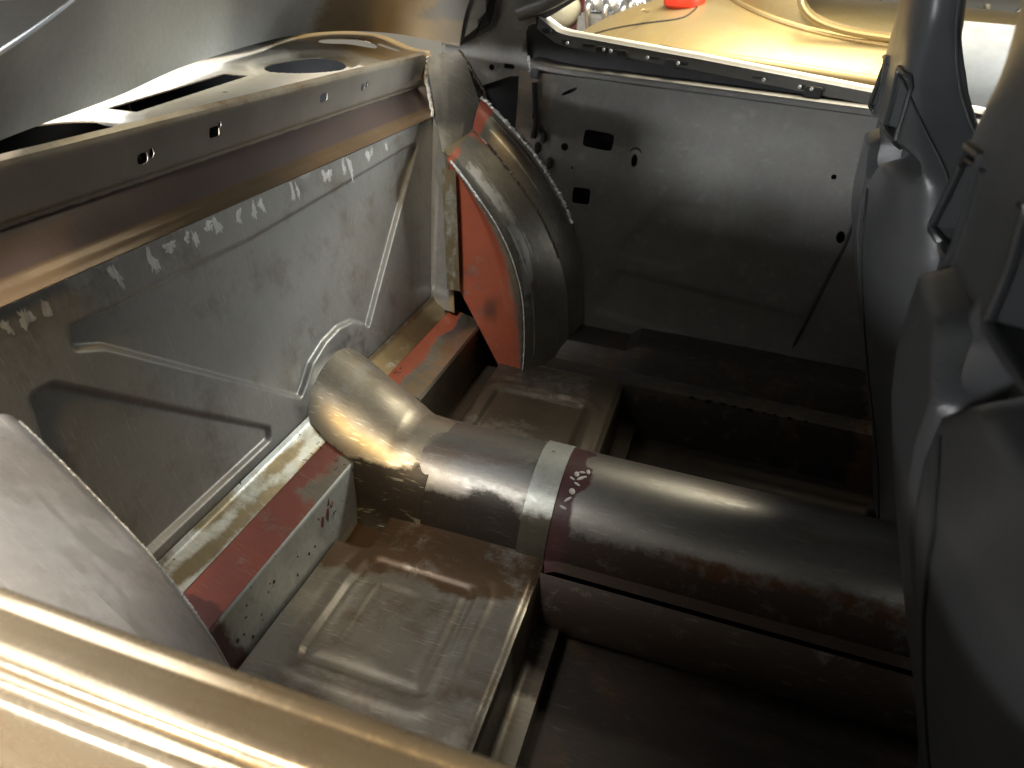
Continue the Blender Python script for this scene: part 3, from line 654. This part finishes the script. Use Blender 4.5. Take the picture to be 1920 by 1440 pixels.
# --- far side: quarter inner panel, belt rail, belt strip, sill
xs = np.linspace(-.56, 1.5, 200); zs = np.linspace(.0, .735, 90); Xg, Zg = np.meshgrid(xs, zs, indexing='ij')
Yq = 1.872 + .012 * sstep(Zg, .50, .66) - .02 * (1 - sstep(Zg, .0, .2))
for poly, r, d in (([(-.26, .30), (-.14, .47), (.02, .47), (.0, .34), (-.08, .28)], .02, .003), ([(.05, .42), (.16, .49), (.22, .45), (.19, .40)], .015, .002), ([(-.30, .12), (.25, .06), (.28, .22), (-.24, .26)], .03, .003)):
    Yq += d * (1 - sstep(sdf(Xg, Zg, inset(poly, r), r), -.012, 0))
P = np.stack([Xg, Yq, Zg], 2); pt = nopaint(P)
lay(pt, .5 * (1 - sstep(Xg, -.50, -.38)) * sstep(Zg, .45, .6), (.27, .22, .17), .6)
quarter = sheet('quarter_inner_panel', P, M['quarter'], car, .002, pt, 50, True)
def qhole(x, z, rx, rz, e=2, rot=0): return prism([(a, 1.88, b) for a, b in oval(x, z, rx, rz, 18, e, rot)], (0, -.06, 0), (0, .06, 0))
cut(quarter, [qhole(-.335, .592, .040, .022, 6, -.06), qhole(-.421, .565, .010, .010), qhole(-.362, .445, .024, .022, 7), qhole(-.425, .700, .022, .004, 3, .5),
              qhole(-.395, .515, .004, .004), qhole(-.235, .555, .008, .016, 2), qhole(-.49, .60, .007, .011, 2), qhole(.245, .58, .006, .006), qhole(.30, .44, .010, .016, 2, .2)])
v, f = box((-1.9, 1.965, -.25), (1.6, 1.975, .72)); obj('outer_skin', v, f, M['dark'], car, False)
v, f = box((-1.9, .10, -.26), (1.6, 1.965, -.25)); obj('underbody', v, f, M['dark'], car, False)
v, f = box((-1.93, .10, -.25), (-1.905, 1.97, .78)); obj('rear_panel', v, f, M['quarter'], car, False)
v, f = box((-1.93, .10, .785), (-1.14, 1.975, .80)); obj('deck_lid', v, f, M['deck'], car, False)
v, f = box((1.605, .10, -.25), (1.63, 1.97, .62)); obj('firewall_blocker', v, f, M['quarter'], car, False)  # unseen, added to keep outside light off the cabin floor
# ringed boss and folded tabs near the pillar
tube('ring_boss', [(-.235 + .020 * math.cos(t), 1.878, .555 + .030 * math.sin(t)) for t in np.linspace(0, 6.283, 26)], .003, M['quarter'], quarter, 6)
tube('door_edge', spline([(.305, 1.874, .735), (.318, 1.872, .47), (.30, 1.872, .32), (.255, 1.866, .05)], 20), .005, M['quarter'], quarter, 6)
for x, z in ((-.505, .640), (-.478, .585), (-.492, .555), (-.455, .520)):
    bevel_box('folded_tab', (x - .006, 1.855, z - .014), (x + .006, 1.875, z + .014), M['quarter'], quarter, .003)
zt = lambda x: np.interp(x, [-.56, -.515, -.49, -.47, -.129, .264, 1.5], [.880, .857, .841, .832, .808, .776, .672])
xs = np.linspace(-.53, 1.5, 80)
def rail_prof(x, q):
    return [(x, y, z + (zt(x) - zt(-.129)) * (1 if q else .25)) for y, z in (((1.9115, .776), (1.9125, .779), (1.918, .790), (1.921, .800), (1.928, .803), (1.962, .806), (1.970, .8085), (1.976, .806), (1.982, .77)) if q else ((1.932, .752), (1.905, .7515), (1.882, .751), (1.874, .748), (1.871, .742), (1.872, .734), (1.879, .731)))]
P = np.array([rail_prof(x, True) for x in xs]); pt = nopaint(P); lay(pt, .9 * sstep(P[..., 1], 1.955, 1.962), (.55, .53, .50), .95)
strip = sheet('belt_strip', P, M['quarter'], car, .002, pt, 35, True)
P = np.array([rail_prof(x, False) for x in xs]); pt = nopaint(P); lay(pt, .5 * (1 - sstep(P[..., 0], -.5, -.2)), (.20, .18, .155), .6)
sheet('belt_rail', P, M['quarter'], car, .002, pt, 35, True)
plate('belt_recess', [(-.54, 1.935, .70)] + [(x, 1.935, zt(x) - .012) for x in (-.54, -.47, -.129, .264, 1.5)] + [(1.5, 1.935, .60)], .004, M['quarter'], car, (0, -1, 0))
for x, w_, z, hh in ((-.505, .012, -.020, .005), (-.452, .010, -.022, .006), (-.395, .016, -.019, .003), (-.318, .014, -.021, .003), (-.23, .016, -.021, .003), (-.155, .010, -.021, .004), (.02, .012, -.020, .004), (.14, .018, -.021, .006)):
    zz = zt(x) + z; bevel_box('strip_slot', (x - w_, 1.9085, zz - hh), (x + w_, 1.9165, zz + hh), M['dark'], strip, .002)
for x, w_ in ((-.355, .017), (-.305, .012), (-.185, .016), (.15, .02)):
    zz = zt(x) - .026; bevel_box('strip_tab', (x - w_, 1.8965, zz - .013), (x + w_, 1.9105, zz + .010), M['quarter'], strip, .003)
for x in (-.445, -.352, -.335, -.243, -.168, .035, .118, .145):
    zz = zt(x) - .0215; t = np.linspace(0, 6.283, 11)[:-1]
    loft('rivet', [[(x + r * math.cos(u), y, zz + r * math.sin(u)) for u in t] for r, y in ((.0042, 1.8975), (.0038, 1.8945), (.0018, 1.893))], M['weld'], strip)
bevel_box('rail_cap', (-.527, 1.866, .722), (-.505, 1.874, .748), M['tub'], car, .003)
tube('pillar_pipe', spline([(-.512, 1.862, .715), (-.505, 1.862, .66), (-.50, 1.862, .62), (-.505, 1.862, .58)], 14), .008, M['quarter'], car, 8)
prof = [(1.69, -.155), (1.692, -.02), (1.70, .0), (1.715, .006), (1.735, .02), (1.75, .06), (1.765, .085), (1.785, .095), (1.86, .097), (1.885, .10)]
P = np.array([[(x, y, z * (1 if x > -.15 else .75)) for y, z in prof] for x in np.linspace(-.45, 1.5, 70)]); pt = nopaint(P); lay(pt, .6 * sstep(P[..., 0], .38, .5), (.25, .14, .09), .8)
sheet('sill', P, M['floorpan'], car, .002, pt, 30, True)
for k in range(9):
    x = .03 + k * .036 + random.uniform(-.006, .006); bevel_box('sill_lug', (x, 1.692, -.002), (x + random.uniform(.012, .026), 1.703, .006), M['floorpan'], car, .004)

# --- near side: quarter top and outer skin in the foreground
prof = np.array([(.236, .44), (.234, .560), (.231, .590), (.2285, .5965), (.2245, .5995), (.2200, .5990), (.2150, .5975), (.2110, .5995), (.2000, .6025), (.1900, .6040), (.1850, .6030), (.1825, .5990), (.1805, .5985), (.1785, .6000), (.1755, .6005), (.1735, .5970), (.1715, .5965), (.1690, .5978), (.1660, .5945), (.1640, .588), (.1625, .578), (.1605, .560), (.157, .525), (.150, .46), (.142, .37), (.134, .25), (.13, .1), (.135, -.1), (.155, -.32)])
pr = refine(prof, .0035); xs = np.linspace(-1.9, 1.6, 110)
P = np.array([[(x, y + .004 * math.exp(-((x + .42) / .05) ** 2) * 0 + .012 * max(0, -x - .3), z + .0) for y, z in pr] for x in xs])
body = sheet('quarter_outer_panel', P, M['body'], car, .0025, None, 60)

# --- roof, forward of the rear window (unseen; its outline is shaped to block lamps and shade the cabin)
xs = np.linspace(-.70, 1.55, 40); Xg, Yg = np.meshgrid(xs, np.linspace(0, 1, 40), indexing='ij')
y0 = .40 - .40 * sstep(Xg, -.53, -.46); Yg = y0 + (1.93 - y0) * Yg
Z = 1.075 + .05 * np.sin(np.pi * Yg / 1.93); Xg = np.where(Xg < -.3, -.3 + (Xg + .3) * (1 + .18 * sstep(Yg, 1.10, 1.30)), Xg); P = np.stack([Xg, Yg, Z], 2)
sheet('shading_roof', P, M['dark'], car, .003, nopaint(P), 40)

# ================================================================== BUCKET SEATS
def bucket_seat(yc, label, dx):
    t = thing('bucket_seat', (.45, yc, -.155), label, 'car seat', 'black bucket seats fitted in the stripped car')
    bz = [-.16, .0, .12, .226, .33, .444, .53, .606, .65, .70, .76, .83, .90, .96, 1.02, 1.06]
    bx = [.530, .465, .428, .388, .345, .300, .268, .243, .234, .231, .228, .226, .217, .207, .198, .198]
    xf_z = [-.16, .2, .40, .52, .60, .66, .70, .74, .77, .80, .83, .86, .90, .94, .98, 1.06]
    xf_x = [.86, .74, .64, .585, .54, .495, .455, .415, .385, .358, .335, .318, .302, .290, .282, .275]
    hw_z = [-.16, .1, .35, .55, .63, .70, .76, .80, .83, .87, .90, .95, 1.03, 1.06]
    hw_x = [.21, .235, .26, .275, .28, .270, .244, .210, .182, .152, .136, .118, .106, .08]
    rings = []; Zs = np.linspace(-.16, 1.06, 150); m = 220
    tt = np.linspace(0, 2 * np.pi, 4001)
    for z in Zs:
        xb = np.interp(z, bz, bx); xf = np.interp(z, xf_z, xf_x); hw = np.interp(z, hw_z, hw_x); zz = np.array(z)
        cx, rx = (xb + xf) / 2, (xf - xb) / 2; e = 3.4 - .6 * float(sstep(zz, .90, .97)) + 2.6 * float(sstep(zz, .74, .79)) * (1 - float(sstep(zz, .88, .94)))
        c, s = np.cos(tt), np.sin(tt); X0 = rx * np.sign(c) * np.abs(c) ** (2 / e); Y0 = hw * np.sign(s) * np.abs(s) ** (2 / e)
        L = np.concatenate([[0], np.cumsum(np.hypot(np.diff(X0), np.diff(Y0)))]); q = np.linspace(0, L[-1], m, endpoint=False)
        x = cx + np.interp(q, L, X0); y = np.interp(q, L, Y0); c = np.interp(q, L, c); s = np.interp(q, L, s)
        back = sstep(-(x - cx) / rx, .55, .92); fr = sstep(c, .2, .8); u = np.abs(y + .03)
        # two raised shoulder lobes with arched tops, a V of recess and a thin spine between them
        top = .757 - 4.5 * np.maximum(0, np.abs(u - .135) - .035) ** 2
        inner = .048 * float(sstep(zz, .690, .745))
        lobe = (1 - sstep(zz, top - .016, top + .010)) * sstep(u, inner - .004, inner + .016) if z > .40 else np.ones(m)
        deep = float(sstep(zz, .44, .66)) * (1 - float(sstep(zz, .764, .790)))
        x = x + back * .040 * deep * (1 - lobe)
        x = x - back * .034 * np.exp(-(u / .010) ** 4) * float(sstep(zz, .70, .73)) * (1 - float(sstep(zz, .766, .792)))
        # hollow the front so that the side wings stand proud
        x = x - fr * min(.09, rx * .8) * (1 - sstep(u / hw, .45, .80)) * (1 - float(sstep(zz, .86, .95)))
        # swelling side bolster below the shoulder crease
        xr = (x - xb) / (xf - xb + 1e-6); sw = np.exp(-((xr - .33) / .20) ** 2) * np.exp(-((z - .66) / .11) ** 2)
        y = y + np.sign(y) * (.012 * sw) * sstep(np.abs(s), .5, .8)
        rings.append(np.stack([x + dx, yc + y, np.full(m, z)], 1))
    shell = loft('backrest', rings, M['leather'], t, True, 70)
    # harness openings on either side of the neck
    cs = []; holes = []
    bpy.context.view_layer.update(); off = parent_world(t)
    def on_back(y, z):
        hit, loc, nrm, _ = shell.ray_cast(Vector((-.3, y, z)) - off, Vector((1, 0, 0)))
        return np.array(loc + off) + np.array((-.001, 0, 0)) if hit else None
    def on_side(x, z, sgn):
        hit, loc, nrm, _ = shell.ray_cast(Vector((x, yc + sgn * .6, z)) - off, Vector((0, -sgn, 0)))
        return np.array(loc + off) if hit else None
    for sgn in (1, -1):
        yo = yc + sgn * .108
        q = [(yo - .042 * sgn, .792), (yo + .046 * sgn, .780), (yo + .060 * sgn, .792), (yo + .042 * sgn, .862), (yo + .030 * sgn, .876), (yo - .042 * sgn, .880)]
        holes.append([p for p in (on_back(a, b) for a, b in refine([np.array(k) for k in q + [q[0]]], .006)) if p is not None]); cs.append(prism([(.24, a, b) for a, b in q], (-.08, 0, 0), (.16, 0, 0)))
    kb = [(.060, .690), (.085, .668), (.104, .640), (.106, .606), (.082, .487), (.070, .42), (.052, .30), (.05, .15), (.05, .0)]
    seams = [[p for p in (on_back(yc + g * a, b) for a, b in spline(kb, 44)) if p is not None] for g in (-1,)]
    ks = [(.214, .885), (.235, .845), (.262, .808), (.290, .772), (.308, .738), (.317, .700), (.320, .650), (.322, .56)]
    seams += [[p for p in (on_side(a + dx, b, g) for a, b in spline(ks, 44)) if p is not None] for g in (1, -1)]
    wings = [[p for p in (on_side(np.interp(z, xf_z, xf_x) - .022 + dx, z, g) for z in np.linspace(.50, 1.0, 40)) if p is not None] for g in (1, -1)]
    cut(shell, cs); finish(shell, True, 50)
    for path in holes: tube('harness_trim', np.array(path), .0042, M['seat_shell'], t, 8)
    for path in seams: tube('seam', np.array(path), .0022, M['dark_seam'], t, 6)
    for path in wings: tube('wing_piping', np.array(path), .0022, M['leather'], t, 6)
    # seat cushion in front of the backrest
    rings = []
    for x in np.linspace(.52, 1.02, 16):
        th2 = np.linspace(0, 2 * np.pi, 36, endpoint=False); c, s = np.cos(th2), np.sin(th2); e = 4.0
        hh = .085 - .03 * sstep(np.array(x), .95, 1.02)
        y = .23 * np.sign(c) * np.abs(c) ** (2 / e); z = hh * np.sign(s) * np.abs(s) ** (2 / e)
        z = z + (s > 0) * .04 * sstep(np.abs(y), .12, .2)
        rings.append(np.stack([np.full(36, x), yc + y, .0 + z], 1))
    loft('cushion', rings, M['leather'], t, True, 60)
    for sgn in (1, -1): bevel_box('seat_rail', (.50, yc + sgn * .16 - .015, -.153), (1.0, yc + sgn * .16 + .015, -.11), M['seat_shell'], t, .004)
    return t
bucket_seat(.610, 'near black bucket seat filling the right edge, its harness slot and shoulder pad in view', -.026)
bucket_seat(1.39, 'farther black bucket seat, its tall headrest standing against the gold car behind', 0.0)

# ================================================================== THE CAR BEHIND
gc = thing('bare_metal_car', (0, 4.0, -.56), 'rounded old car in golden bare metal parked beyond the far side', 'car')
# rounded rear body: a dome at the tail carried forward as a shoulder
CX, CY, CZ, RX, RY, RZ = 0.0, 4.0, .20, 1.12, 1.05, .70
def body_top(x, y):
    xx = np.minimum(x - CX, 0) / RX; q = 1 - np.abs(xx) ** 2.1 - np.abs((y - CY) / RY) ** 2.3
    return CZ + RZ * np.sqrt(np.maximum(q, 0))
prof_t = np.linspace(math.pi, 0, 60); xs = np.concatenate([-RX * np.cos(np.linspace(0, math.pi / 2, 36)), np.linspace(.04, 3.0, 40)])
rings = []
for x in xs:
    xx = min(x - CX, 0) / RX; k = max(1e-3, 1 - abs(xx) ** 2.1); ry = RY * k ** (1 / 2.3); rz = RZ * math.sqrt(k)
    c, s = np.cos(prof_t), np.sin(prof_t); y = CY + ry * np.sign(c) * np.abs(c) ** (2 / 2.3); z = CZ + rz * np.abs(s) ** (2 / 2.0)
    rings.append(np.concatenate([np.stack([np.full(60, x), y, z], 1), [[x, CY + ry * .98, -.25], [x, CY - ry * .98, -.25]]]))
loft('body', rings, M['gold_body'], gc, True, 50)
# belt mouldings, seam of the boot lid
def side_y(x, z):
    k = 1 - np.abs(np.minimum(x - CX, 0) / RX) ** 2.1 - ((z - CZ) / RZ) ** 2
    return CY - RY * np.maximum(k, 1e-4) ** (1 / 2.3)
bel = [(x, float(side_y(np.array(x), np.array(zb))), zb) for x, zb in ((x, .668 - .05 * (x - .2)) for x in np.linspace(-.38, 2.6, 50))]
tube('belt_moulding', bel, [.004 + .018 * min(1, k / 8) for k in range(50)], M['gold_body'], gc, 10)
tube('belt_moulding', [(x, y - .03, z - .055) for x, y, z in bel], [.003 + .008 * min(1, k / 8) for k in range(50)], M['gold_body'], gc, 10)
def surf_pt(x, y, up=.002): return (x, y, float(body_top(np.array(x), np.array(y))) + up)
tube('boot_seam', [surf_pt(x, y) for x, y in spline([(-.92, 3.72), (-.76, 3.60), (-.60, 3.52), (-.45, 3.47), (-.33, 3.46), (-.285, 3.52), (-.27, 3.62)], 40)], .0035, M['dark'], gc, 6)
bevel_box('boot_hinge', (-.50, 3.46, .80), (-.46, 3.49, .815), M['gold_body'], gc, .004)
# greenhouse: rounded cabin walls with real window openings
t = np.linspace(0, 2 * np.pi, 120, endpoint=False)
def cab(off): 
    c, s = np.cos(t), np.sin(t); e = 3.4
    return np.stack([1.05 + (1.21 + off) * np.sign(c) * np.abs(c) ** (2 / e), 4.0 + (.66 + off) * np.sign(s) * np.abs(s) ** (2 / e)], 1)
def ringz(o, z): return np.column_stack([o, np.full(len(o), z)])
outr = [ringz(cab(.012 - .16 * max(0, z - .85)), z) for z in (.60, .80, .90, 1.0, 1.1, 1.2, 1.3)]
inr = [ringz(cab(-.03 - .16 * max(0, z - .85)), z) for z in (1.3, 1.2, 1.1, 1.0, .90, .80, .60)]
cabin = loft('cabin', outr + inr, M['gold_body'], gc, False, 40)
me = cabin.data; bm = bmesh.new(); bm.from_mesh(me)
bm.verts.ensure_lookup_table(); nn = 120
for j in range(nn):
    k = (j + 1) % nn; L = len(outr + inr) - 1
    bm.faces.new([bm.verts[j], bm.verts[L * nn + j], bm.verts[L * nn + k], bm.verts[k]])
bmesh.ops.recalc_face_normals(bm, faces=bm.faces); bm.to_mesh(me); bm.free(); finish(cabin, True, 40)
win = oval(.78, 1.00, .64, .19, 40, 4.0)
cut(cabin, [prism([(a, 4.0, b) for a, b in win], (0, -.9, 0), (0, .9, 0))])
ctop = ringz(cab(-.06), 1.3); obj('cabin_roof', np.vstack([ctop, ctop + (0, 0, .05)]), [list(range(120)), list(range(120, 240))[::-1]] + [[i, (i + 1) % 120, 120 + (i + 1) % 120, 120 + i] for i in range(120)], M['gold_body'], gc)
tube('window_bead', [(a, 3.327 + .16 * max(0, b - .85), b) for a, b in np.vstack([oval(.78, 1.0, .66, .208, 60, 4.0), oval(.78, 1.0, .66, .208, 60, 4.0)[:1]])], .013, M['gold_body'], gc, 8)
base = cab(.016); tube('cabin_swage', [(a, b, float(body_top(np.array(a), np.array(b))) + .004) for a, b in base if b < 3.75 and a < 2.0][::-1] if False else sorted([(a, b, float(body_top(np.array(a), np.array(b))) + .004) for a, b in base if b < 3.98 and a < .2], key=lambda p: -p[1]) + sorted([(a, b, float(body_top(np.array(a), np.array(b))) + .004) for a, b in base if b < 3.6 and a >= .2 and a < 2.0], key=lambda p: p[0]), .012, M['gold_body'], gc, 8)
bevel_box('door_card', (.0, 4.55, .30), (2.2, 4.575, .78), M['trim_card'], gc, .01)
bevel_box('door_sill', (.0, 4.53, .785), (2.2, 4.60, .83), M['gold_body'], gc, .015)
# primed door skin farther forward
P = np.array([[(x, y, z) for y, z in ((2.930, .60), (2.935, .66), (2.95, .70), (2.99, .765), (3.05, .825), (3.12, .87))] for x in np.linspace(.66, 2.2, 30)])
P2 = P.copy(); sheet('door_skin', refine(P2[:, 0], 10)[:, None, :] * 0 + P2[:, :, :] + np.array((0, -.012, .012)), M['grey_primer'], gc, .006, None, 60)
# red funnel-like bowl lying on the boot lid
n = 28; th = np.linspace(0, 6.283, n, endpoint=False); bz0 = float(body_top(np.array(-.34), np.array(3.60)))
rg = [[(-.34 + r * math.cos(u), 3.62 + r * .8 * math.sin(u), bz0 + z) for u in th] for r, z in ((.07, -.012), (.088, .0), (.092, .035), (.084, .055), (.078, .05), (.07, .012))]
tag(loft('plastic_tray', rg, M['red'], None), 'bright red plastic tray lying on the gold car at the top edge', 'tray')

# ================================================================== CLUTTER AT THE BACK OF THE WORKSHOP
eng = thing('engine', (-1.0, 5.4, -.56), 'pale metal engine with pipes standing behind the gold car', 'engine')
bevel_box('block', (-1.18, 5.25, .10), (-.70, 5.75, .66), M['castmetal'], eng, .02)
for k in range(4):
    x = -1.10 + k * .115
    tube('exhaust_pipe', spline([(x, 5.24, .70), (x + .01, 5.14, .74), (x + .02, 5.10, .68), (x + .04, 5.14, .55)], 12), .022, M['chrome'], eng, 10)
for k in range(3): bevel_box('rocker_cover', (-1.15 + k * .15, 5.30, .67), (-1.03 + k * .15, 5.60, .76), M['chrome'], eng, .015)
tube('intake', [(-.92, 5.45, .76), (-.92, 5.45, .98)], .07, M['castmetal'], eng, 16)
bevel_box('engine_stand', (-1.10, 5.3, -.55), (-.80, 5.7, .10), M['castmetal'], eng, .01)
tr = thing('maroon_car', (-1.5, 5.6, -.56), 'dark maroon car nose with a round pale headlamp, left of the engine', 'car')
bevel_box('cowl', (-2.2, 5.5, -.2), (-1.15, 6.6, .95), M['maroon'], tr, .08, 4)
bevel_box('lower_cowl', (-2.2, 5.55, -.56), (-1.2, 6.5, -.2), M['maroon'], tr, .02, 2)
th = np.linspace(0, 6.283, 28, endpoint=False)
loft('headlamp', [[(-1.33 + r * math.cos(u), y, .66 + r * math.sin(u)) for u in th] for r, y in ((.11, 5.52), (.115, 5.46), (.10, 5.43), (.05, 5.40), (.005, 5.395))], M['cream'], tr)
rk = thing('parts_rack', (1.0, 6.6, -.56), 'grey rack crowded with bright metal parts, seen through the gold car window', 'rack')
for z in (.10, .45, 1.05): bevel_box('shelf', (-.4, 6.3, z), (2.6, 6.9, z + .03), M['grey_primer'], rk, .004)
for x in (-.4, 1.1, 2.57): bevel_box('post', (x, 6.3, -.56), (x + .04, 6.9, 1.6), M['grey_primer'], rk, .004)
v, f = box((-.4, 6.9, -.5), (2.6, 6.93, 1.6)); obj('back_sheet', v, f, M['wall'], rk, False)
kinds = [('chrome', 'bright'), ('cream', 'cream'), ('gold_body', 'golden'), ('castmetal', 'dull grey')]
place = ['first', 'second', 'third', 'fourth', 'fifth', 'sixth', 'seventh', 'eighth', 'ninth', 'tenth', 'eleventh', 'twelfth', 'thirteenth', 'fourteenth']
for k in range(14):
    x = .20 + k * .115 + random.uniform(-.02, .02) + (.35 if k > 6 else 0); y = random.uniform(6.36, 6.6); g, word = kinds[[0, 0, 2, 1, 2, 0, 0, 3, 0, 1, 0, 2, 3, 0][k]]
    a = spline([(x, y, .50), (x + random.uniform(-.09, .09), y, .60), (x + random.uniform(-.09, .09), y + .05, .72), (x + random.uniform(-.12, .12), y, .86)], 12)
    o = tag(tube('metal_part', a, random.uniform(.012, .026), M[g], None, 8), word + ' bent metal part on the rack, ' + place[k] + ' from the left in its row', 'metal part'); o['group'] = 'metal parts on the rack'

# fine curls of steel left by grinding, lying on the riser beside the bell
V = []; F = []
for k in range(46):
    near = k % 3; c = np.array((-.64 + random.uniform(-.05, .05), 1.01 + random.gauss(0, .03), .116)) if near else np.array((-.63 + random.uniform(-.03, .03), 1.325 + random.gauss(0, .02), .116))
    c[2] = .1235 - (c[0] + .668) * .3456 + .002 if c[0] > -.668 else .128; a0 = random.uniform(0, 6.28); L = random.uniform(.004, .013); w = .0007; bend = random.uniform(-1.2, 1.2); b = len(V); p = c.copy()
    for q in range(6):
        d = np.array((math.cos(a0), math.sin(a0), -.34 * math.cos(a0))); n_ = np.array((-d[1], d[0], 0)); h_ = .0012 * math.sin(q * .63)
        V += [p + n_ * w + (0, 0, h_), p - n_ * w + (0, 0, h_), p + (0, 0, h_ + .0008)]; p = p + d * L / 5; a0 += bend / 5
    for q in range(5):
        i = b + 3 * q; F += [[i, i + 1, i + 4, i + 3], [i + 1, i + 2, i + 5, i + 4], [i + 2, i, i + 3, i + 5]]
sw = obj('metal_swarf', V, F, M['hump'], None); sw['kind'] = 'stuff'; sw['label'] = 'fine bright steel curls left by grinding beside the tunnel bell'
